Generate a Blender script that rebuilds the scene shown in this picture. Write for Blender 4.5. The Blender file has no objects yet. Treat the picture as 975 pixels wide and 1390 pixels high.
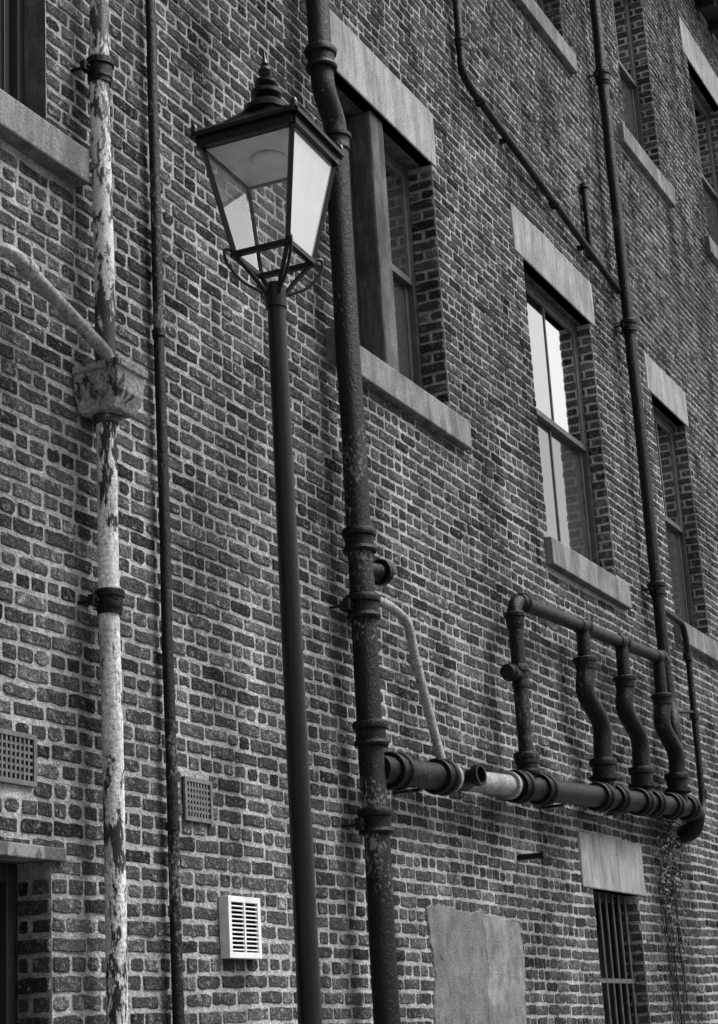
import bpy, bmesh, math, random
from mathutils import Vector, Matrix
random.seed(7)
R=random.random
def U(a,b): return a+(b-a)*random.random()
scene=bpy.context.scene
col=scene.collection

# ------------------------------------------------------------------ node helpers
class NT:
    def __init__(s,name,disp=False):
        s.m=bpy.data.materials.new(name); s.m.use_nodes=True
        s.t=s.m.node_tree; s.t.nodes.clear()
        s.out=s.t.nodes.new("ShaderNodeOutputMaterial")
        s.geo=s.t.nodes.new("ShaderNodeNewGeometry")
        s.pos=s.geo.outputs['Position']
    def link(s,a,b): s.t.links.new(a,b)
    def _set(s,inp,v):
        if isinstance(v,bpy.types.NodeSocket): s.link(v,inp)
        else: inp.default_value=v
    def scale(s,vec,sx,sy,sz,off=(0,0,0)):
        n=s.t.nodes.new("ShaderNodeMapping"); s.link(vec,n.inputs['Vector'])
        n.inputs['Scale'].default_value=(sx,sy,sz); n.inputs['Location'].default_value=off
        return n.outputs[0]
    def noise(s,sc,det=4,rough=.55,vec=None,dist=0):
        n=s.t.nodes.new("ShaderNodeTexNoise"); s.link(vec or s.pos,n.inputs['Vector'])
        n.inputs['Scale'].default_value=sc; n.inputs['Detail'].default_value=det
        n.inputs['Roughness'].default_value=rough; n.inputs['Distortion'].default_value=dist
        return n.outputs['Fac']
    def math(s,op,a,b=0.0,c=None,clamp=False):
        n=s.t.nodes.new("ShaderNodeMath"); n.operation=op; n.use_clamp=clamp
        s._set(n.inputs[0],a); s._set(n.inputs[1],b)
        if c is not None: s._set(n.inputs[2],c)
        return n.outputs[0]
    def rng(s,v,a,b,c=0.,d=1.,smooth=False):
        n=s.t.nodes.new("ShaderNodeMapRange"); n.clamp=True
        if smooth: n.interpolation_type='SMOOTHSTEP'
        s._set(n.inputs['Value'],v)
        for k,x in zip(('From Min','From Max','To Min','To Max'),(a,b,c,d)): s._set(n.inputs[k],x)
        return n.outputs['Result']
    def mix(s,f,a,b):
        n=s.t.nodes.new("ShaderNodeMix"); n.data_type='FLOAT'
        s._set(n.inputs[0],f); s._set(n.inputs[2],a); s._set(n.inputs[3],b)
        return n.outputs[0]
    def attr(s,name):
        n=s.t.nodes.new("ShaderNodeAttribute"); n.attribute_name=name; return n.outputs['Fac']
    def sep(s):
        n=s.t.nodes.new("ShaderNodeSeparateXYZ"); s.link(s.pos,n.inputs[0]); return n.outputs
    def grey(s,v):
        n=s.t.nodes.new("ShaderNodeCombineColor")
        for i in range(3): s._set(n.inputs[i],v)
        return n.outputs[0]
    def bump(s,h,strength,dist):
        n=s.t.nodes.new("ShaderNodeBump"); s.link(h,n.inputs['Height'])
        n.inputs['Strength'].default_value=strength; n.inputs['Distance'].default_value=dist
        return n.outputs[0]
    def bsdf(s,val,rough=.8,normal=None,spec=.3,metal=0.):
        p=s.t.nodes.new("ShaderNodeBsdfPrincipled")
        if isinstance(val,(int,float)): p.inputs['Base Color'].default_value=(val,val,val,1)
        else: s.link(s.grey(val),p.inputs['Base Color'])
        s._set(p.inputs['Roughness'],rough); p.inputs['Specular IOR Level'].default_value=spec
        p.inputs['Metallic'].default_value=metal
        if normal: s.link(normal,p.inputs['Normal'])
        s.link(p.outputs[0],s.out.inputs[0]); return p
    def diffuse(s,val,normal=None):
        p=s.t.nodes.new("ShaderNodeBsdfDiffuse"); s.link(s.grey(val),p.inputs['Color']); p.inputs['Roughness'].default_value=.6
        if normal: s.link(normal,p.inputs['Normal'])
        s.link(p.outputs[0],s.out.inputs[0])

def soot(n):
    "large scale weathering, vertical streaks, plus damp grime behind the drain junction"
    a=n.noise(1.0,2,.65,vec=n.scale(n.pos,1.9,1.9,.55))
    o=n.sep()
    dx=n.math('ABSOLUTE',n.math('SUBTRACT',o[0],15.95))
    st=n.math('MULTIPLY',n.rng(dx,.25,1.0,1,0,True),n.rng(o[2],3.2,4.6,1,0,True))
    return n.math('SUBTRACT',a,n.math('MULTIPLY',st,.24))
def mortar_val(n,so,fine):
    v=n.rng(fine,.3,.7,.22,.60)
    return n.math('MULTIPLY',v,n.rng(so,.30,.62,.42,1.15))
def m_mortar():
    n=NT("mortar"); v=mortar_val(n,soot(n),n.noise(30,3,.75))
    n.diffuse(v,n.bump(n.noise(50,2,.75),1.0,.016)); return n.m
def m_brick():
    n=NT("brick"); tone=n.attr("tone"); edge=n.attr("edge")
    so=soot(n); fine=n.noise(80,2,.8); patch=n.noise(15,2,.8)
    pf=n.math('MULTIPLY_ADD',patch,.6,n.math('MULTIPLY',fine,.4))
    mo=mortar_val(n,so,pf)
    base=n.rng(tone,0,1,.030,.130)
    base=n.math('MULTIPLY',base,n.rng(patch,.32,.68,.50,1.6))
    base=n.math('MULTIPLY',base,n.rng(fine,.34,.66,.45,1.65))
    base=n.math('MULTIPLY',base,n.rng(so,.36,.62,.6,1.25))
    fl=n.rng(pf,.56,.66)
    base=n.math('ADD',base,n.math('MULTIPLY',fl,.12))
    e=n.math('ADD',edge,n.math('MULTIPLY',n.math('SUBTRACT',pf,.5),4.4))
    mask=n.rng(e,.02,.72,1,0,True)
    v=n.mix(mask,base,mo)
    n.diffuse(v,n.bump(n.noise(42,2,.8),1.0,.018)); return n.m
def m_stone(name,a,b,dark=.5,streak=.35):
    n=NT(name)
    v=n.mix(n.rng(n.noise(3.2,5,.65),.3,.7),a,b)
    v=n.math('MULTIPLY',v,n.rng(n.noise(70,3,.7),.3,.7,.68,1.18))
    st=n.noise(5,4,.7,vec=n.scale(n.pos,1.6,1.6,streak))
    v=n.math('MULTIPLY',v,n.rng(st,.4,.62,dark,1.05))
    n.bsdf(v,.9,n.bump(n.noise(60,4,.7),.8,.010),.15); return n.m
def m_paint(name,base,fleck,lo,hi,rough=.4,sc=26,stretch=.45,spec=.5,gb=.004,grime=0.):
    """old paint: base coat with flaked patches of a second tone"""
    n=NT(name); vec=n.scale(n.pos,1,1,stretch)
    a=n.noise(sc,5,.74,vec=vec,dist=.3); b=n.noise(3.0,2,.5,vec=vec)
    k=n.math('ADD',a,n.math('MULTIPLY',n.math('SUBTRACT',b,.5),.75))
    mask=n.rng(k,lo,hi,0,1)
    g=n.noise(55,3,.7)
    bb=n.math('MULTIPLY',base,n.rng(g,.3,.7,.5,1.6))
    if grime: bb=n.math('MULTIPLY',bb,n.rng(n.noise(7,4,.7,vec=n.scale(n.pos,1,1,.3)),.38,.6,1-grime,1.))
    ff=n.math('MULTIPLY',fleck,n.rng(g,.3,.7,.6,1.1))
    v=n.mix(mask,bb,ff)
    n.bsdf(v,n.mix(mask,n.rng(a,.35,.65,rough-.08,rough+.2),.8),n.bump(n.math('ADD',n.math('MULTIPLY',a,-2.0),g),.7,gb),spec); return n.m
def m_plain(name,val,rough=.5,bump=.25,sc=60,var=.2,spec=.4):
    n=NT(name)
    v=n.math('MULTIPLY',val,n.rng(n.noise(sc*.3,4,.65),.3,.7,1-var,1+var))
    n.bsdf(v,rough,n.bump(n.noise(sc,3,.65),bump,.004),spec); return n.m
def m_glass(name,refl_min,refl_max,body=.02,transp=False,dirt=.12,trans=.6,grad=None,wav=.12):
    n=NT(name); t=n.t
    fr=t.nodes.new("ShaderNodeFresnel"); fr.inputs['IOR'].default_value=1.5
    fac=n.rng(fr.outputs[0],.04,.30,refl_min,refl_max)
    gl=t.nodes.new("ShaderNodeBsdfGlossy"); gl.inputs['Roughness'].default_value=.03
    gl.inputs['Color'].default_value=(1,1,1,1)
    bp=n.bump(n.noise(1.6,2,.4),wav,.03); n.link(bp,gl.inputs['Normal'])
    if transp:
        b=t.nodes.new("ShaderNodeBsdfTransparent"); b.inputs['Color'].default_value=(.95,.95,.95,1)
        d=t.nodes.new("ShaderNodeBsdfTranslucent"); d.inputs['Color'].default_value=(trans,trans,trans,1)
        d2=t.nodes.new("ShaderNodeBsdfDiffuse"); d2.inputs['Color'].default_value=(trans,trans,trans,1)
        md=t.nodes.new("ShaderNodeMixShader"); md.inputs[0].default_value=.5
        n.link(d.outputs[0],md.inputs[1]); n.link(d2.outputs[0],md.inputs[2])
        m0=t.nodes.new("ShaderNodeMixShader")
        dm=n.rng(n.noise(7,4,.6,vec=n.scale(n.pos,1,1,.6)),.25,.75,dirt*.7,min(1,dirt*1.25))
        if grad:
            zz=n.math('ADD',n.sep()[2],n.math('MULTIPLY',n.noise(5,2,.5),.06))
            dm=n.math('ADD',dm,n.rng(zz,grad[0],grad[1],grad[2],0,True),clamp=True)  # paler lower part: a sky reflection painted into the pane
        n.link(dm,m0.inputs[0]); n.link(b.outputs[0],m0.inputs[1]); n.link(md.outputs[0],m0.inputs[2]); b=m0
    else:
        b=t.nodes.new("ShaderNodeBsdfDiffuse"); b.inputs['Color'].default_value=(body,body,body,1)
    mx=t.nodes.new("ShaderNodeMixShader"); n.link(fac,mx.inputs[0])
    n.link(b.outputs[0],mx.inputs[1]); n.link(gl.outputs[0],mx.inputs[2]); n.link(mx.outputs[0],n.out.inputs[0])
    return n.m

MORTAR=m_mortar(); BRICK=m_brick()
STONE=m_stone("lintel_sandstone",.27,.40,.62); SILL=m_stone("sill_sandstone",.17,.28,.55)
JAMB=m_stone("dark_sandstone",.09,.18,.45)
CEM=m_stone("cement_render",.12,.22,.7,1.2); CEM2=m_stone("pale_render",.17,.31,.6,1.2)
IRON=m_paint("black_iron_paint",.005,.11,.66,.80,.33,38,.7,.20,.006)
IRON_L=m_paint("weathered_iron_paint",.006,.24,.60,.72,.42,50,.6,.22,.006)
PEEL_D=m_paint("peeling_dark_paint",.022,.60,.515,.56,.5,20,.35)
PEEL_B=m_paint("peeling_box_paint",.30,.03,.58,.65,.55,18,.6,.3,.004,.5)
PEEL_W=m_paint("peeling_white_paint",.60,.03,.60,.65,.5,17,.30,.35,.006,.45)
GREYP=m_paint("grey_pipe_paint",.28,.05,.60,.72,.5,30,.6,.4,.004,.4)
LIGHTP=m_paint("dull_grey_pipe",.24,.04,.60,.75,.4,25,.8,.4,.004,.35)
WHITE=m_plain("white_plastic",.62,.4,.1,40,.15)
FRAME=m_plain("window_frame_paint",.07,.5,.3,40,.4)
FRAMED=m_plain("dark_frame_paint",.02,.5,.3,40,.3)
BLACKP=m_plain("lamp_black_paint",.005,.30,.15,30,.3,.3)
POSTP=m_plain("post_grey_paint",.006,.30,.3,25,.3,.26)
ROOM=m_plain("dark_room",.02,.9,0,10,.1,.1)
TERRA=m_plain("airbrick_clay",.12,.85,.5,60,.3)
HOLE=m_plain("dark_hole",.004,.9,0,10,.1,.05)
WOODM=m_paint("old_timber",.06,.22,.52,.6,.7,14,.3)
SLATE=m_plain("slate",.05,.6,.3,20,.3)
GLASSW=m_glass("window_glass",.30,1.0,body=.04,wav=.05)
GLASSD=m_glass("dusty_window_glass",.10,.42,body=.05,wav=.10)
GLASSL=m_glass("lantern_glass",.04,.8,transp=True,dirt=.07,trans=.7,wav=.02)
GLASSR=m_glass("lantern_glass_painted_reflection",.10,.9,transp=True,dirt=.22,trans=1.0,grad=(5.66,5.80,.80))  # wall-side pane, bright sky reflection put into its lower colour
GLASSF=m_glass("frosted_lantern_glass",.06,.5,transp=True,dirt=.80,trans=.72)
LEAF=m_plain("ivy_leaf",.03,.6,.2,30,.5)
WHITEREF=m_plain("lamp_reflector",.55,.4,.1,20,.1)

# ------------------------------------------------------------------ mesh builder
class MB:
    def __init__(s): s.v=[];s.f=[];s.m=[];s.s=[];s.mats=[]
    def mi(s,mat):
        if mat not in s.mats: s.mats.append(mat)
        return s.mats.index(mat)
    def face(s,idx,mat,smooth=False): s.f.append(idx); s.m.append(s.mi(mat)); s.s.append(smooth)
    def quad(s,pts,mat):
        b=len(s.v); s.v+= [tuple(p) for p in pts]; s.face(list(range(b,b+len(pts))),mat)
    def box(s,a,b,mat,taper=None):
        x0,y0,z0=a;x1,y1,z1=b; n=len(s.v)
        s.v+=[(x0,y0,z0),(x1,y0,z0),(x1,y1,z0),(x0,y1,z0),(x0,y0,z1),(x1,y0,z1),(x1,y1,z1),(x0,y1,z1)]
        for q in ((0,3,2,1),(4,5,6,7),(0,1,5,4),(1,2,6,5),(2,3,7,6),(3,0,4,7)): s.face([n+i for i in q],mat)
    def beam(s,p,q,w,h,mat,up=(0,0,1)):
        p=Vector(p);q=Vector(q);d=(q-p).normalized(); u=Vector(up); sx=d.cross(u)
        if sx.length<1e-4: sx=Vector((1,0,0))
        sx.normalize(); sy=sx.cross(d).normalized(); n=len(s.v)
        for c in (p,q):
            for a,b in ((-1,-1),(1,-1),(1,1),(-1,1)): s.v.append(tuple(c+sx*a*w/2+sy*b*h/2))
        for qd in ((0,1,2,3),(7,6,5,4),(0,4,5,1),(1,5,6,2),(2,6,7,3),(3,7,4,0)): s.face([n+i for i in qd],mat)
    def ring(s,c,d,u,r,seg):
        w=d.cross(u); b=len(s.v)
        for i in range(seg):
            a=2*math.pi*i/seg; s.v.append(tuple(c+(u*math.cos(a)+w*math.sin(a))*r))
        return b
    def tube(s,pts,rad,mat,seg=20,cap=True,matf=None):
        pts=[Vector(p) for p in pts]; n=len(pts)
        rs=rad if isinstance(rad,(list,tuple)) else [rad]*n
        d0=(pts[1]-pts[0]).normalized(); u=d0.orthogonal().normalized(); prev=None; pd=d0
        rings=[]
        for i,p in enumerate(pts):
            d=((pts[min(i+1,n-1)]-p).normalized()+(p-pts[max(i-1,0)]).normalized())
            d=d.normalized() if d.length>1e-6 else pd
            q=pd.rotation_difference(d); u=(q@u); u=(u-d*u.dot(d)).normalized(); pd=d
            rings.append(s.ring(p,d,u,rs[i],seg))
        for i in range(n-1):
            a,b=rings[i],rings[i+1]; mm=matf(pts[i]) if matf else mat
            for k in range(seg):
                k2=(k+1)%seg; s.face([a+k,a+k2,b+k2,b+k],mm,True)
        if cap:
            s.face([rings[0]+k for k in range(seg)][::-1],mat); s.face([rings[-1]+k for k in range(seg)],mat)
    def lathe(s,prof,o,ax,mat,seg=24):
        """prof: (t along axis, r)"""
        o=Vector(o);ax=Vector(ax).normalized();u=ax.orthogonal().normalized(); rr=[]
        for t,r in prof: rr.append(s.ring(o+ax*t,ax,u,max(r,.0004),seg))
        for i in range(len(rr)-1):
            a,b=rr[i],rr[i+1]
            for k in range(seg):
                k2=(k+1)%seg; s.face([a+k,a+k2,b+k2,b+k],mat,True)
        s.face([rr[0]+k for k in range(seg)][::-1],mat); s.face([rr[-1]+k for k in range(seg)],mat)
    def build(s,name,parent=None,bevel=0,sharp=35):
        me=bpy.data.meshes.new(name); me.from_pydata(s.v,[],s.f); 
        for m in s.mats: me.materials.append(m)
        me.polygons.foreach_set("material_index",s.m); me.polygons.foreach_set("use_smooth",s.s); me.update()
        bm=bmesh.new(); bm.from_mesh(me); bmesh.ops.recalc_face_normals(bm,faces=bm.faces)
        for e in bm.edges:
            if len(e.link_faces)==2 and e.calc_face_angle(0)>math.radians(sharp): e.smooth=False
        bm.to_mesh(me); bm.free()
        o=bpy.data.objects.new(name,me); col.objects.link(o)
        if parent: o.parent=parent
        if bevel:
            b=o.modifiers.new("bevel",'BEVEL'); b.width=bevel; b.segments=2; b.limit_method='ANGLE'; b.angle_limit=math.radians(40)
        return o
def bend(pts,rad=.1,k=6):
    P=[Vector(p) for p in pts]; out=[P[0]]
    for i in range(1,len(P)-1):
        a,b,c=P[i-1],P[i],P[i+1]; r=min(rad,(a-b).length*.48,(c-b).length*.48)
        s=b+(a-b).normalized()*r; e=b+(c-b).normalized()*r
        for j in range(k+1):
            t=j/k; out.append(s*(1-t)**2+b*2*t*(1-t)+e*t*t)
    out.append(P[-1]); return out
def wobble(p,q,step=.5,amp=.004):
    p=Vector(p);q=Vector(q);n=max(2,int((q-p).length/step)); o=[]
    for i in range(n+1):
        t=i/n; w=Vector((U(-amp,amp),U(-amp,amp),0)) if 0<i<n else Vector((0,0,0)); o.append(p.lerp(q,t)+w)
    return o
def collar(mb,o,ax,r,mat,L=.11,k=1.28,seg=24):
    h=L/2
    mb.lathe([(-h,r*.98),(-h,r*1.12),(-h*.7,r*1.14),(-h*.6,r*k*.93),(-h*.2,r*k*.93),(0,r*k*.95),(h*.35,r*k*.95),(h*.42,r*k*1.08),(h*.85,r*k*1.1),(h,r*k),(h,r*.98)],o,ax,mat,seg)
def double_collar(mb,o,ax,r,mat,L=.16):
    h=L/2
    mb.lathe([(-h,r*.98),(-h,r*1.3),(-h*.8,r*1.38),(-h*.55,r*1.3),(-h*.5,r*1.15),(h*.3,r*1.18),(h*.4,r*1.35),(h*.75,r*1.42),(h,r*1.32),(h,r*.98)],o,ax,mat)
def ears(mb,x,y,z,r,mat,w=1.9,t=.03,h=.05):
    for sx in (-1,1):
        mb.box((x+sx*r*1.0 if sx>0 else x-r*w,y+r*.3,z-h/2),(x+r*w if sx>0 else x-r*1.0,y+r*.3+t,z+h/2),mat)
        cx=x+sx*r*(w*.5+.6)
        mb.tube([(cx,y+r*.3-.012,z),(cx,-.002,z)],.009,mat,8)

# ------------------------------------------------------------------ building
bld=bpy.data.objects.new("brick_building",None); col.objects.link(bld)
X0,X1,ZT=1.0,26.0,14.85
OP={'w0':(5.35,6.68,6.10,8.15,.14),'w1':(9.85,11.72,6.09,8.13,.21),'w3':(13.62,15.38,5.56,8.07,.15),'w4':(17.2,18.45,5.53,7.93,.15),
    'w5':(13.7,15.45,11.06,13.5,.18),'w6':(17.35,18.68,10.98,13.5,.17),'w7':(20.62,22.2,10.98,13.57,.17),'w9':(9.9,11.7,11.06,13.5,.17),
    'w10':(20.7,22.2,5.5,7.9,.17),'w8':(13.93,15.1,1.5,2.72,.18),'door':(5.55,6.67,.12,2.48,.18),'w11':(5.35,6.68,11.06,13.3,.14)}
ST=[('lintel',9.75,11.80,8.13,8.60,.012,STONE),('lintel',13.42,15.50,8.07,8.52,.012,STONE),('lintel',17.08,18.55,7.93,8.33,.012,STONE),
    ('lintel',13.5,15.6,13.5,13.95,.012,STONE),('lintel',17.2,18.85,13.5,13.95,.012,STONE),('lintel',20.42,22.38,13.57,14.08,.012,STONE),
    ('lintel',9.75,11.8,13.5,13.95,.012,STONE),('lintel',20.6,22.3,7.9,8.3,.012,STONE),('lintel',5.2,6.8,8.15,8.6,.012,STONE),('lintel',5.2,6.8,13.3,13.8,.012,STONE),
    ('lintel',13.69,15.28,2.72,3.15,.014,STONE),
    ('sill',9.7,11.93,5.84,6.09,.07,SILL),('sill',13.52,15.55,5.30,5.56,.07,SILL),('sill',17.1,18.65,5.28,5.53,.07,SILL),
    ('sill',13.55,15.58,10.82,11.06,.07,SILL),('sill',17.02,18.9,10.72,10.98,.07,SILL),('sill',20.35,22.35,10.73,10.98,.07,SILL),
    ('sill',9.75,11.8,10.82,11.06,.07,SILL),('sill',20.55,22.3,5.28,5.5,.07,SILL),('sill',5.2,6.93,5.88,6.10,.09,SILL),('sill',5.2,6.9,10.82,11.06,.08,SILL),
    ('sill',13.8,15.2,1.38,1.5,.04,SILL)]
VENT=[(6.24,6.54,2.79,3.02),(7.78,8.05,2.75,2.97)]
xs=sorted(set([X0,X1]+[v for o in OP.values() for v in o[:2]])); zs=sorted(set([0,ZT]+[v for o in OP.values() for v in o[2:4]]))
mb=MB()
for i in range(len(xs)-1):
    for j in range(len(zs)-1):
        cx=(xs[i]+xs[i+1])/2; cz=(zs[j]+zs[j+1])/2
        if any(o[0]<cx<o[1] and o[2]<cz<o[3] for o in OP.values()): continue
        mb.quad([(xs[i],0,zs[j]),(xs[i+1],0,zs[j]),(xs[i+1],0,zs[j+1]),(xs[i],0,zs[j+1])],MORTAR)
for k,(a,b,c,d,dp) in OP.items():
    jm=JAMB if k=='w0' else MORTAR
    dd=dp+.12
    mb.quad([(b,0,c),(b,dd,c),(b,dd,d),(b,0,d)],jm); mb.quad([(a,0,c),(a,dd,c),(a,dd,d),(a,0,d)],jm)
    mb.quad([(a,0,d),(b,0,d),(b,dd,d),(a,dd,d)],JAMB); mb.quad([(a,0,c),(b,0,c),(b,dd,c),(a,dd,c)],JAMB)
mb.quad([(X0,0,0),(X0,8,0),(X0,8,ZT),(X0,0,ZT)],MORTAR); mb.quad([(X1,0,0),(X1,8,0),(X1,8,ZT),(X1,0,ZT)],MORTAR)
mb.quad([(X0,8,0),(X1,8,0),(X1,8,ZT),(X0,8,ZT)],MORTAR)
mb.build("mortar_wall",bld)

BV=[];BF=[];BT=[];BE=[]
def brick(u0,u1,v0,v1,P,Uv,Nv,tone,proud):
    """P origin, Uv horizontal dir, z up, Nv outward normal"""
    w=u1-u0;h=v1-v0
    if w<.03: return
    j=lambda a:U(-a,a)
    c=U(.003,.009) if R()>.18 else U(.010,.024)
    n=max(1,int(w/.055))
    tz=j(.003)
    pts=[]
    pts.append((u0+c+j(.002),v0+j(.003)))
    for i in range(1,n): pts.append((u0+w*i/n+j(.008),v0+j(.005)))
    pts.append((u1-c+j(.002),v0+j(.003)+tz))
    pts.append((u1+j(.003),v0+c*.7+j(.002)+tz)); pts.append((u1+j(.003),v1-c*.7+j(.002)+tz))
    pts.append((u1-c+j(.002),v1+j(.003)+tz))
    for i in range(n-1,0,-1): pts.append((u0+w*i/n+j(.008),v1+j(.005)))
    pts.append((u0+c+j(.002),v1+j(.003)))
    pts.append((u0+j(.003),v1-c*.7+j(.002))); pts.append((u0+j(.003),v0+c*.7+j(.002)))
    cu=(u0+u1)/2;cv=(v0+v1)/2;b=len(BV);K=len(pts)
    tl=j(.0020)
    for (pu,pv) in pts:
        q=P+Uv*pu-Nv*.004; BV.append((q.x,q.y,pv)); BE.append(0.); BT.append(tone)
    ins=U(.006,.011)
    for (pu,pv) in pts:
        su=1 if pu>cu else -1; sv=1 if pv>cv else -1
        nu=pu-su*min(ins,abs(pu-cu)) if abs(pu-cu)>w*.3 else pu
        nv=pv-sv*ins
        q=P+Uv*nu+Nv*(max(.0022,proud+tl*su+j(.0010))); BV.append((q.x,q.y,nv)); BE.append(1.); BT.append(tone)
    for i in range(K):
        k=(i+1)%K; BF.append((b+i,b+k,b+K+k,b+K+i))
    BF.append(tuple(b+K+i for i in range(K)))
C=.0835; G=.0140
excl=[(a,b,c,d) for (a,b,c,d,_) in OP.values()]+[(s[1],s[2],s[3],s[4]) for s in ST]+VENT
def tone():
    t=random.gauss(.45,.20)
    if R()<.08: t+=.35
    if R()<.10: t-=.3
    return min(1.1,max(0,t))
def wav(x,z): return .008*math.sin(x*.7+z*.4)+.006*math.sin(x*1.9+z*2.1)+.003*math.sin(x*4.3+z*1.1)
P0=Vector((0,0,0));UX=Vector((1,0,0));NY=Vector((0,-1,0))
ncourse=int(ZT/C)
for k in range(ncourse):
    z0=k*C; zc=z0+C/2
    ex=sorted([(a,b) for a,b,c,d in excl if min(d,z0+C)-max(c,z0)>.5*C])
    segs=[];x=X0
    for a,b in ex:
        if a>x: segs.append((x,a))
        x=max(x,b)
    segs.append((x,X1))
    L=.118 if k%4==0 else .240
    off=(0.06 if k%4==0 else (.12 if k%2 else 0.))+U(-.03,.03)
    for a,b in segs:
        cur=a; i=math.floor((a-off)/(L+G*.15))+1
        nxt=off+i*(L+G*.15)
        while cur<b-.02:
            e=min(b,nxt+U(-.009,.009))
            if b-e<.05: e=b
            if e-cur<.05 and e<b: nxt+=L+G*.15; e=min(b,nxt)
            if b-e<.05: e=b
            if R()<.08 and k%4 and e-cur>.2:
                m=(cur+e)/2; parts=[(cur,m),(m,e)]
            else: parts=[(cur,e)]
            for p,q in parts:
                dz=wav((p+q)/2,z0)+U(-.002,.002)
                l=p+(G/2*U(.5,1.4) if p!=a else .001); r=q-(G/2*U(.5,1.4) if q!=b else .001)
                brick(l,r,z0+dz+G/2*U(.5,1.5),z0+dz+C-G/2*U(.5,1.5),P0,UX,NY,tone(),U(.003,.010))
            cur=e; nxt+=L+G*.15
UY=Vector((0,1,0))
for kk,(a,b,c,d,dp) in OP.items():
    if kk=='w0': continue
    k0=int(c/C);k1=int(d/C)+1
    for k in range(k0,k1):
        z0=k*C
        if z0<c-.02 or z0+C>d+.02: continue
        for (xx,nn) in ((b,Vector((-1,0,0))),(a,Vector((1,0,0)))):
            dz=wav(xx,z0); pr=U(.008,.028) if k%2 else U(.0,.006)
            sp=[(.004,dp)] if k%2 else [(.004,.105),(.12,dp)]
            for p,q in sp:
                brick(p,q,z0+dz+G/2,z0+dz+C-G/2,Vector((xx,0,0)),UY,nn,max(0,tone()-.12),pr)  # jamb bricks toned down: reveal shade put into their colour
me=bpy.data.meshes.new("brickwork"); me.from_pydata(BV,[],BF); me.materials.append(BRICK)
for nm,dt in (("tone",BT),("edge",BE)):
    at=me.attributes.new(nm,'FLOAT','POINT'); at.data.foreach_set("value",dt)
me.update()
bo=bpy.data.objects.new("brickwork",me); col.objects.link(bo); bo.parent=bld

ml=MB()
for (kind,a,b,c,d,pr,mt) in ST:
    if kind=='lintel': ml.box((a,-pr,c),(b,.10,d),mt)
    else:
        n=len(ml.v); y=-pr
        ml.v+=[(a,y,c),(b,y,c),(b,.12,c-.0),(a,.12,c),(a,y,d-.03),(b,y,d-.03),(b,.12,d+.004),(a,.12,d+.004)]
        for q in ((0,3,2,1),(4,5,6,7),(0,1,5,4),(1,2,6,5),(2,3,7,6),(3,0,4,7)): ml.face([n+i for i in q],mt)
ml.build("stone_lintels_and_sills",bld,bevel=.010)

def sash(key,bars=1,mat=FRAME,curt=None,mr=.5,low=None):
    a,b,c,d,dp=OP[key]; m=MB(); fw=.055
    c+=.006; y=dp
    m.box((a,y-.01,c),(a+fw,y+.11,d),mat); m.box((b-fw,y-.01,c),(b,y+.11,d),mat)
    m.box((a+fw,y-.008,d-fw),(b-fw,y+.11,d),mat); m.box((a+fw,y-.008,c),(b-fw,y+.11,c+.06),mat)
    zm=c+(d-c)*mr; A,B=a+fw,b-fw
    def leaf(z0,z1,yy,gm):
        s=.05
        m.box((A,yy,z0),(A+s,yy+.04,z1),mat); m.box((B-s,yy,z0),(B,yy+.04,z1),mat)
        m.box((A+s,yy+.001,z1-s),(B-s,yy+.04,z1),mat); m.box((A+s,yy+.001,z0),(B-s,yy+.04,z0+s*1.1),mat)
        n=bars+1; gx0,gx1=A+s,B-s; wd=(gx1-gx0)/n
        for i in range(n):
            l=gx0+i*wd+(.012 if i else 0); r=gx0+(i+1)*wd-(.012 if i<n-1 else 0)
            t1,t2=U(-.003,.003),U(-.004,.004)
            zz0,zz1=z0+s*1.1,z1-s; yb=yy+.014
            m.quad([(l,yb+t1,zz0),(r,yb-t1,zz0),(r,yb-t1+t2,zz1),(l,yb+t1+t2,zz1)],gm)
            if i: m.box((gx0+i*wd-.013,yy+.004,zz0),(gx0+i*wd+.013,yy+.036,zz1),mat)
    leaf(zm-.02,d-fw,y-.004,GLASSW if low!='all' else GLASSD); leaf(c+.06,zm+.03,y+.038,GLASSD)
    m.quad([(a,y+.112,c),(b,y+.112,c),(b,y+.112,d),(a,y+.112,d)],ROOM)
    m.build("sash_window",bld,bevel=.004)
for k in ('w3','w5','w6','w7','w9','w10','w11'): sash(k)
sash('w4')
sash('w0',0,FRAMED,low='all')
a,b,c,d,dp=OP['w1']
OP['w1a']=(a,10.69,c,d,dp); OP['w1b']=(10.92,b,c,d,dp)
sash('w1a',0,FRAMED,low='all'); sash('w1b',0,FRAME,mr=.52)
mm=MB(); mm.box((10.69,.03,c),(10.92,dp+.1,d),JAMB); mm.build("window_mullion",bld,bevel=.02)
a,b,c,d,dp=OP['w8']; m=MB()
m.quad([(a,dp+.08,c),(b,dp+.08,c),(b,dp+.08,d),(a,dp+.08,d)],HOLE)
m.box((a,dp,c),(a+.06,dp+.07,d),FRAMED); m.box((b-.06,dp,c),(b,dp+.07,d),FRAMED); m.box((a+.06,dp+.001,d-.06),(b-.06,dp+.07,d),FRAMED)
for i in range(7):
    x=a+.09+(b-a-.18)*i/6; m.tube([(x,.10,c),(x,.10,d)],.013,FRAME,10)
m.box((a,.09,c+.5),(b,.112,c+.535),FRAME)
m.build("barred_window",bld)
a,b,c,d,dp=OP['door']; m=MB()
m.box((a,dp,c),(a+.08,dp+.1,d),FRAMED); m.box((b-.08,dp,c),(b,dp+.1,d),FRAMED); m.box((a+.08,dp+.001,d-.08),(b-.08,dp+.1,d),FRAMED)
m.box((a+.08,dp+.04,c),(b-.08,dp+.09,d-.08),FRAMED)
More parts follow.
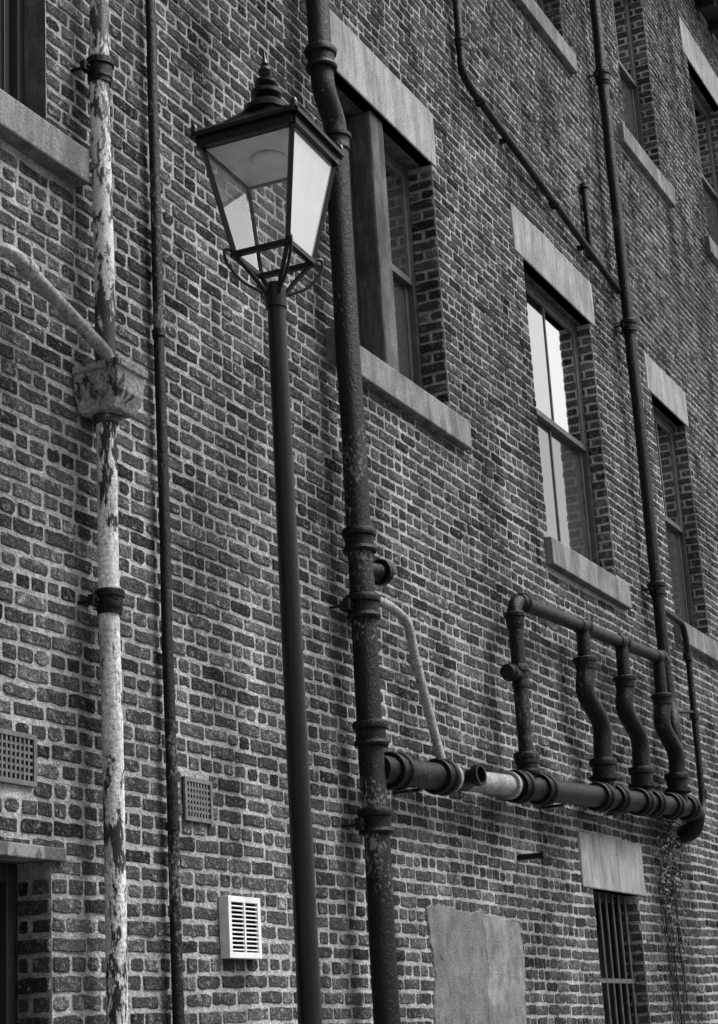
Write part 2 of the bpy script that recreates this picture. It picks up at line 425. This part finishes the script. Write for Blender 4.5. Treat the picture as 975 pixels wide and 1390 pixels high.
for z0,z1 in ((.35,1.0),(1.15,2.2)):
    for x0,x1 in ((a+.18,a+.52),(a+.6,b-.18)): m.box((x0,dp+.025,z0),(x1,dp+.04,z1),FRAMED)
m.build("door",bld,bevel=.005)
m=MB()
m.box((5.35,-.035,2.475),(6.74,.09,2.535),WOODM); m.build("timber_door_head",bld,bevel=.006)
m=MB()
m.box((X0-.2,-.28,ZT),(X1+.2,8.2,ZT+.05),FRAMED); m.box((X0-.2,-.30,ZT+.052),(X1+.2,-.27,ZT+.25),FRAMED)
for i in range(40):
    x=X0+.3+i*.63; m.box((x,-.26,ZT-.12),(x+.09,-.002,ZT),FRAMED)
m.tube([(X0-.25,-.37,ZT+.1),(X1+.25,-.37,ZT+.1)],.075,IRON,16)
m.quad([(X0-.2,-.3,ZT+.25),(X1+.2,-.3,ZT+.25),(X1+.2,4,ZT+3.2),(X0-.2,4,ZT+3.2)],SLATE)
m.quad([(X0-.2,8.3,ZT+.25),(X1+.2,8.3,ZT+.25),(X1+.2,4,ZT+3.2),(X0-.2,4,ZT+3.2)],SLATE)
for x in (X0,X1): m.quad([(x,0,ZT),(x,8,ZT),(x,4,ZT+3.1)],MORTAR)
m.build("roof_and_gutter",bld)

def blob(mb,x0,x1,z0,z1,y,mat,n=40,jit=.016):
    per=[]
    for i in range(n): per.append((x0+(x1-x0)*i/n,z0))
    for i in range(n//2): per.append((x1,z0+(z1-z0)*i/(n//2)))
    for i in range(n): per.append((x1-(x1-x0)*i/n,z1))
    for i in range(n//2): per.append((x0,z1-(z1-z0)*i/(n//2)))
    ph=U(0,6)
    per=[(p+U(-jit,jit)+.03*math.sin(q*9+ph),q+U(-jit,jit)*.7+.018*math.sin(p*8+ph)) for p,q in per]
    b=len(mb.v); K=len(per)
    cx,cz=(x0+x1)/2,(z0+z1)/2
    mb.v+=[(p,0.004,q) for p,q in per]+[(p+(cx-p)*.03,y,q+(cz-q)*.03) for p,q in per]
    for i in range(K): mb.face([b+i,b+(i+1)%K,b+K+(i+1)%K,b+K+i],mat)
    mb.face([b+K+i for i in range(K)],mat)
m=MB(); blob(m,10.70,11.66,1.35,2.46,-.0115,CEM); blob(m,11.58,12.27,1.38,2.42,-.0135,CEM2); m.build("cement_patch",bld)

def airbrick(a,b,c,d):
    m=MB(); t=.022
    m.box((a,-.010,c),(b,-.004,d),HOLE)
    m.box((a,-.024,c),(a+t,-.002,d),TERRA); m.box((b-t,-.024,c),(b,-.002,d),TERRA)
    m.box((a+t,-.023,c),(b-t,-.002,c+t),TERRA); m.box((a+t,-.023,d-t),(b-t,-.002,d),TERRA)
    nx,nz=8,6
    for i in range(1,nx): x=a+t+(b-a-2*t)*i/nx; m.box((x-.006,-.020,c+t),(x+.006,-.008,d-t),TERRA)
    for i in range(1,nz): z=c+t+(d-c-2*t)*i/nz; m.box((a+t,-.018,z-.006),(b-t,-.009,z+.006),TERRA)
    return m.build("air_brick")
for v in VENT: airbrick(*v)
m=MB(); a,b,c,d=8.10,8.43,2.08,2.39
m.box((a,-.045,c),(b,-.006,d),WHITE); 
m.box((a+.03,-.049,c+.03),(b-.03,-.0455,d-.03),HOLE)
for i in range(11):
    z=c+.043+i*.0218
    for x0,x1 in ((a+.03,(a+b)/2-.008),((a+b)/2+.008,b-.03)):
        m.beam((x0,-.056,z),(x1,-.056,z),.016,.005,WHITE,up=(0,-.5,1))
m.box(((a+b)/2-.008,-.064,c+.03),((a+b)/2+.008,-.05,d-.03),WHITE)
for (p,q,r,s) in ((a,a+.03,c,d),(b-.03,b,c,d),(a+.03,b-.03,c,c+.03),(a+.03,b-.03,d-.03,d)): m.box((p,-.064,r),(q,-.046,s),WHITE)
m.build("louvre_vent",bevel=.008)

# ------------------------------------------------------------------ pipes
m=MB(); x,y=6.99,-.12
m.tube(wobble((x,y,14.7),(x,y,4.83)),.051,PEEL_D,20); m.tube(wobble((x,y,4.66),(x,y,.12)),.050,PEEL_W,20)
for z in (12.2,9.4,6.54): collar(m,(x,y,z),(0,0,1),.052,IRON,.14,1.35); ears(m,x,y,z,.052,IRON,2.2)
for z in (3.70,.9): collar(m,(x,y,z),(0,0,1),.052,IRON,.12,1.3); ears(m,x,y,z,.052,IRON,2.2)
m.build("drainpipe")
m=MB(); zt,zb=4.88,4.64; ax,bx,fy=6.87,7.11,-.27
m.box((ax-.014,fy-.014,zt-.04),(bx+.014,-.012,zt),PEEL_B)
n=len(m.v)
m.v+=[(ax+.028,fy+.04,zb),(bx-.028,fy+.04,zb),(bx-.028,-.025,zb),(ax+.028,-.025,zb),
      (ax+.004,fy+.004,zt-.15),(bx-.004,fy+.004,zt-.15),(bx-.004,-.012,zt-.15),(ax+.004,-.012,zt-.15),
      (ax,fy,zt-.04),(bx,fy,zt-.04),(bx,-.012,zt-.04),(ax,-.012,zt-.04)]
for o in (0,4):
    for q in ((0,1,5,4),(1,2,6,5),(2,3,7,6),(3,0,4,7)): m.face([n+o+i for i in q],PEEL_B)
m.face([n+3,n+2,n+1,n],PEEL_B)
m.lathe([(0,.062),(.05,.066),(.055,.05)],(6.99,-.12,zb-.045),(0,0,1),PEEL_D)
m.build("rain_hopper",bevel=.006)
m=MB()
p=bend([(6.13,-.002,5.20),(6.13,-.17,5.20),(6.93,-.17,4.94),(6.97,-.17,4.85)],.09)
m.tube(p,.034,GREYP,18); m.lathe([(-.03,.036),(-.03,.044),(.03,.044),(.03,.036)],(6.29,-.17,5.148),(.8,0,-.26),GREYP)
m.lathe([(0,.05),(.02,.05),(.02,.035)],(6.13,-.003,5.20),(0,-1,0),GREYP)
m.build("waste_pipe")
m=MB(); m.tube(wobble((7.60,-.055,14.7),(7.60,-.055,.12)),.029,IRON_L,16)
for z in (13,10.5,7.9,5.3,2.7,.8): m.lathe([(-.02,.03),(-.02,.035),(.02,.035),(.02,.03)],(7.6,-.055,z),(0,0,1),IRON)
m.build("drainpipe")
m=MB(); r=.078; y=-.17
m.tube(wobble((9.52,y,14.7),(9.52,y,7.86))+bend([(9.52,y,7.80),(9.53,y,7.66),(9.67,y,7.48),(9.68,y,7.34)],.08),r,IRON_L,28)
m.tube(wobble((9.68,y,7.36),(9.655,y,.12)),r,IRON_L,28)
for z in (12.8,10.4): double_collar(m,(9.52,y,z),(0,0,1),r,IRON)
double_collar(m,(9.52,y,7.88),(0,0,1),r,IRON)
collar(m,(9.68,y,7.34),(0,0,1),r,IRON,.12,1.2)
for z in (4.60,4.18,3.40,2.88,.7): double_collar(m,(9.67,y,z),(0,0,1),r,IRON,.15)
for z in (7.34,4.18,2.86): ears(m,9.67,y,z,r,IRON,2.0,.04,.07)
m.tube([(9.67,y,4.42),(9.90,y-.03,4.44)],.055,IRON,20)
m.lathe([(0,.056),(0,.082),(.035,.085),(.05,.078),(.05,.060),(.012,.058),(.01,.001)],(9.87,y-.03,4.44),(1,-.13,.05),IRON)
m.lathe([(0,.001),(.001,.057),(.003,.057)],(9.905,y-.033,4.442),(1,-.13,.05),HOLE)
m.build("soil_pipe")
m=MB(); m.tube(bend([(9.70,-.15,4.27),(10.12,-.13,4.29),(10.44,-.12,4.24),(10.50,-.12,4.02),(10.70,-.17,3.36)],.12),.031,GREYP,16)
for o,d in (((9.85,-.142,4.277),(1,0,0)),((10.51,-.122,3.98),(.2,0,-.66))): m.lathe([(-.025,.032),(-.025,.04),(.025,.04),(.025,.032)],o,d,GREYP)
m.build("waste_pipe")
def hp(x): return (x,-.19,3.20+(x-9.84)*.0535)
def hd(): return (1,0,.0535)
m=MB(); r=.085
m.tube([hp(9.70),hp(10.66)],r,IRON,26); m.tube([hp(11.0),hp(11.82)],r*.86,LIGHTP,26); m.tube([hp(10.6),hp(11.02)],r*.9,IRON,26)
m.tube([hp(11.8)]+[hp(x) for x in (12.5,13.5,14.5,15.5,16.2)]+bend([hp(16.25),(16.50,-.19,3.53),(16.53,-.14,3.36),(16.53,.01,3.34)],.10),r,IRON,26)
for x in (9.93,10.62,11.98,12.45,13.75,14.15,14.8,15.15,15.7,16.2): double_collar(m,hp(x),hd(),r,IRON,.16)
for x in (10.70,10.76,11.80): m.lathe([(-.02,r*.9),(-.02,r*1.15),(.02,r*1.15),(.02,r*.9)],hp(x),hd(),LIGHTP)
m.lathe([(0,.05),(.12,.05),(.12,.07),(.17,.072),(.17,.055),(.13,.054),(.125,.001)],Vector(hp(10.92)),(-.1,-1,.05),IRON)
for x in (10.3,12.9,14.45): 
    q=hp(x); m.box((x-.02,-.19,q[2]-r-.02),(x+.02,-.002,q[2]-r-.002),IRON)
m.build("horizontal_drain")
m=MB(); r=.055; y=-.19
top=lambda x:(x,y,4.72+(x-12.2)*.043)
m.tube(bend([(12.2,y,3.50),(12.2,y,4.715),top(12.8),top(15.98)],.13),r,IRON,22)
for o in ((12.2,y,4.56),): collar(m,o,(0,0,1),r,IRON,.12,1.35)
collar(m,top(12.36),(1,0,.04),r,IRON,.10,1.3)
double_collar(m,(12.2,y,3.50),(0,0,1),r*1.25,IRON,.16); m.lathe([(0,.05),(.1,.05),(.1,.09),(.13,.09)],(12.2,y,3.40),(0,0,1),IRON)
m.tube([(12.2,y,4.14),(11.96,y,4.14)],.045,IRON,18); collar(m,(11.98,y,4.14),(1,0,0),.045,IRON,.08,1.35); collar(m,(12.2,y,4.14),(0,0,1),r,IRON,.17,1.2)
for xb,zz in ((13.72,3.42),(14.72,3.46),(15.78,3.52)):
    tp=top(xb); 
    m.tube(bend([tp,(xb,y,4.42),(xb-.03,y+.02,4.30)],.1),.056,IRON,22)
    m.tube(bend([(xb,y,4.44),(xb-.05,y+.02,4.24),(xb+.22,y-.02,4.02),(xb+.22,y,3.80),(xb+.20,y,zz)],.15),.076,IRON,22)
    collar(m,tp,(1,0,.043),r,IRON,.20,1.3); collar(m,(xb,y,4.47),(0,0,1),.066,IRON,.12,1.4)
    double_collar(m,(xb+.20,y,zz+.22),(0,0,1),.080,IRON,.18); m.lathe([(0,.08),(.1,.08),(.12,.12),(.15,.12)],(xb+.2,y,zz+.02),(0,0,1),IRON)
m.build("vent_pipe_manifold")
m=MB(); r=.056
m.tube(wobble((16.22,-.13,14.7),(16.2,-.13,4.9))+bend([(16.2,-.13,4.8),(16.2,-.15,4.5),(16.08,-.19,4.3),(16.08,-.19,4.0)],.1),r,IRON,20)
for z in (13.7,11.06,8.28,5.60): collar(m,(16.21,-.13,z),(0,0,1),r,IRON,.15,1.45); ears(m,16.21,-.13,z,r,IRON,2.2)
m.build("drainpipe")
m=MB(); m.tube(bend([(16.25,-.12,5.44),(17.0,-.12,5.42),(17.08,-.12,5.2),(17.02,-.12,3.62),(16.8,-.15,3.5),(16.5,-.18,3.5)],.1),.032,IRON,14)
m.tube([(16.3,-.12,4.46),(17.35,-.12,4.58)],.018,IRON,10)
for z in (4.52,5.1,3.75): m.lathe([(-.04,.033),(-.04,.045),(.04,.045),(.04,.033)],(17.05,-.12,z),(0,0,1),IRON)
m.build("waste_pipe")
m=MB(); m.tube(bend([(12.36,-.07,14.7),(12.36,-.07,9.22),(12.55,-.07,9.16),(16.15,-.08,8.66)],.08),.034,IRON,16)
for o,d in (((12.36,-.07,9.5),(0,0,1)),((12.7,-.07,9.14),(1,0,-.14)),((14.4,-.07,8.9),(1,0,-.14))): collar(m,o,d,.034,IRON,.08,1.35)
for x in (13.3,15.2): m.box((x-.02,-.08,9.02-(x-13.3)*.14),(x+.02,-.002,9.06-(x-13.3)*.14),IRON)
m.tube([(15.45,-.05,8.74),(15.45,-.05,9.55)],.032,IRON,14); m.lathe([(0,.033),(0,.045),(.04,.045),(.04,.033)],(15.45,-.05,9.5),(0,0,1),IRON)
m.build("waste_pipe")
m=MB(); m.tube([(12.35,-.0,2.86),(12.35,-.20,2.86)],.022,IRON,12); m.lathe([(0,.03),(.03,.03),(.03,.02)],(12.35,-.18,2.86),(0,-1,0),IRON)
m.tube([(12.35,-.15,2.86),(12.62,-.15,2.86)],.02,IRON,12); m.build("overflow_pipe")

# ------------------------------------------------------------------ street lamp
lx,ly=7.16,-1.0
lamp=bpy.data.objects.new("street_lamp",None); col.objects.link(lamp)
m=MB()
m.lathe([(.12,.13),(.16,.135),(.2,.12),(.95,.105),(1.0,.12),(1.05,.12),(1.1,.085),(1.15,.062),(1.2,.0545),(3.0,.050),(5.06,.044),(5.06,.052),(5.14,.052),(5.14,.046),(5.19,.04)],(lx,ly,0),(0,0,1),POSTP,32)
m.build("post",lamp)
ang0=math.radians(228)
def cor(i,Rr,z): 
    a=ang0+math.pi/2*i; return Vector((lx+math.cos(a)*Rr,ly+math.sin(a)*Rr,z))
zb,zt2,Rb,Rt=5.32,5.90,.20,.35
m=MB()
for i in range(4):
    j=(i+1)%4
    m.beam(cor(i,Rb,zb),cor(i,Rt,zt2),.022,.022,BLACKP,up=(cor(i,1,0)-Vector((lx,ly,0))))
    m.beam(cor(i,Rb+.01,zb),cor(j,Rb+.01,zb),.028,.026,BLACKP)
    m.beam(cor(i,Rt+.012,zt2),cor(j,Rt+.012,zt2),.03,.055,BLACKP)
    m.beam(cor(i,Rt+.04,zt2+.035),cor(j,Rt+.04,zt2+.035),.035,.022,BLACKP)
    c=cor(i,Rt+.035,zt2+.045); m.lathe([(0,.016),(.03,.02),(.05,.012),(.06,.001)],c,(0,0,1),BLACKP,10)
    prev=(Rt+.05,zt2+.045)
    for (rr,zz) in ((.24,zt2+.125),(.15,zt2+.185),(.095,zt2+.225)):
        m.quad([cor(i,prev[0],prev[1]),cor(j,prev[0],prev[1]),cor(j,rr,zz),cor(i,rr,zz)],BLACKP); 
        m.beam(cor(i,prev[0],prev[1]+.003),cor(i,rr,zz+.003),.014,.01,BLACKP)
        prev=(rr,zz)
    c=cor(i,Rb,zb); mid=cor(i,Rb*.42,5.19)
    m.tube(bend([cor(i,.03,5.10),mid,c],.1),.012,BLACKP,10)
    m.tube(bend([cor(i,.045,5.13),cor(i,.17,5.18),cor(i,.25,5.28),cor(i,.255,5.35),cor(i,.2,5.335)],.05),.008,BLACKP,10)
m.build("lantern_frame",lamp,bevel=.002)
for i in range(4):
    j=(i+1)%4; g=MB()
    g.quad([cor(i,Rb,zb),cor(j,Rb,zb),cor(j,Rt,zt2),cor(i,Rt,zt2)],(GLASSF,GLASSL,GLASSR,GLASSL)[i])
    g.build("glass_pane_%d"%(i+1),lamp)
m=MB()
f=[(6.10,.10),(6.115,.118),(6.14,.118),(6.15,.10),(6.165,.09),(6.185,.06),(6.19,.045),(6.20,.06),(6.215,.078),(6.235,.078),(6.25,.055),(6.26,.032),(6.268,.045),(6.28,.056),(6.295,.056),(6.305,.035),(6.315,.02),(6.33,.03),(6.355,.036),(6.375,.026),(6.385,.014),(6.395,.02),(6.405,.014),(6.43,.009),(6.475,.001)]
m.lathe(f,(lx,ly,0),(0,0,1),BLACKP,28)
m.build("finial",lamp)
m=MB()
m.quad([cor(i,.325,zt2-.03) for i in range(4)],WHITEREF)
m.lathe([(0,.07),(.008,.085),(.02,.085)],(lx,ly,zt2-.055),(0,0,1),WHITEREF,24)
m.build("lamp_gear",lamp)

# ------------------------------------------------------------------ ivy
m=MB()
for _ in range(520):
    t=R(); x=15.9+random.gauss(0,.12)+.1*math.sin(t*9); z=2.2+t*1.1+random.gauss(0,.08)
    if R()<.7: x=16.0+random.gauss(0,.16); z=U(2.85,3.45)
    s=U(.010,.026); y=-.02-abs(random.gauss(0,.04))
    n=Vector((U(-1,1),-1,U(-.3,1))).normalized(); u=n.orthogonal().normalized(); u.rotate(Matrix.Rotation(U(0,6.3),3,n)); w=n.cross(u); c=Vector((x,y,z))
    m.quad([c-u*s,c-w*s*.7,c+u*s*1.2,c+w*s*.7],LEAF)
for i in range(9):
    x=15.9+U(-.2,.25); p=[Vector((x,-.015,1.3))]
    for k in range(9): p.append(p[-1]+Vector((U(-.07,.07),U(-.006,.004),U(.1,.28))))
    p=[Vector((q.x,min(q.y,-.012),q.z)) for q in p]; m.tube(p,.005,FRAMED,5)
m.build("ivy")

# ------------------------------------------------------------------ ground
def sheet(name,a,b,z,mat):
    g=MB(); g.quad([(a[0],a[1],z),(b[0],a[1],z),(b[0],b[1],z),(a[0],b[1],z)],mat); return g.build(name)
ASP=m_plain("asphalt",.05,.9,.8,80,.3,.2); GR=m_plain("ground_gravel",.12,.95,.6,20,.3,.1); PAV=m_stone("paving",.2,.28,.8)
sheet("ground",(-400,-400),(400,400),-.008,GR); sheet("road",(-60,-7.0),(90,-2.2),-.002,ASP)
m=MB()
x=-6.
while x<36:
    for r0,r1 in ((-2.03,-1.4),(-1.4,-.7),(-.7,-.012)):
        m.box((x+.004,r0+.004,-.004),(x+.896,r1-.004,.12+U(0,.003)),PAV)
    m.box((x+.003,-2.18,-.004),(x+.897,-2.034,.122),SILL); x+=.9
m.build("pavement",bevel=.004)

# ------------------------------------------------------------------ light, world, camera
el=math.radians(54); az=math.radians(-62)
sd=Vector((math.cos(el)*math.cos(az),math.cos(el)*math.sin(az),math.sin(el)))
L=bpy.data.lights.new("sun",'SUN'); L.energy=4.9; L.angle=math.radians(32); L.color=(1,.998,.995)
lo=bpy.data.objects.new("sun",L); col.objects.link(lo); lo.rotation_euler=sd.to_track_quat('Z','Y').to_euler(); lo.location=(5,-10,20)
w=bpy.data.worlds.new("World"); scene.world=w; w.use_nodes=True; t=w.node_tree; t.nodes.clear()
sk=t.nodes.new("ShaderNodeTexSky"); sk.sky_type='NISHITA'; sk.sun_disc=False; sk.sun_elevation=el; sk.sun_rotation=math.atan2(sd.x,sd.y)
sk.dust_density=4
hs=t.nodes.new("ShaderNodeHueSaturation"); hs.inputs['Saturation'].default_value=0
bg=t.nodes.new("ShaderNodeBackground"); bg.inputs['Strength'].default_value=.15; ow=t.nodes.new("ShaderNodeOutputWorld")
t.links.new(sk.outputs[0],hs.inputs['Color']); t.links.new(hs.outputs[0],bg.inputs[0]); t.links.new(bg.outputs[0],ow.inputs[0])
F=2451.
zc=Vector((-490,8228,-F)).normalized(); xc=Vector((1263,-655,-F)); xc=(xc-zc*xc.dot(zc)).normalized(); yc=zc.cross(xc)
M=Matrix((xc,yc,zc)).to_4x4(); M.translation=Vector((0,-4.8,1.6))
cam=bpy.data.cameras.new("camera"); co=bpy.data.objects.new("camera",cam); col.objects.link(co); co.matrix_world=M
cam.sensor_fit='HORIZONTAL'; cam.sensor_width=36; cam.lens=36*F/975; cam.clip_end=2000
scene.camera=co
scene.view_settings.view_transform='Standard'; scene.view_settings.look='None'; scene.view_settings.exposure=0
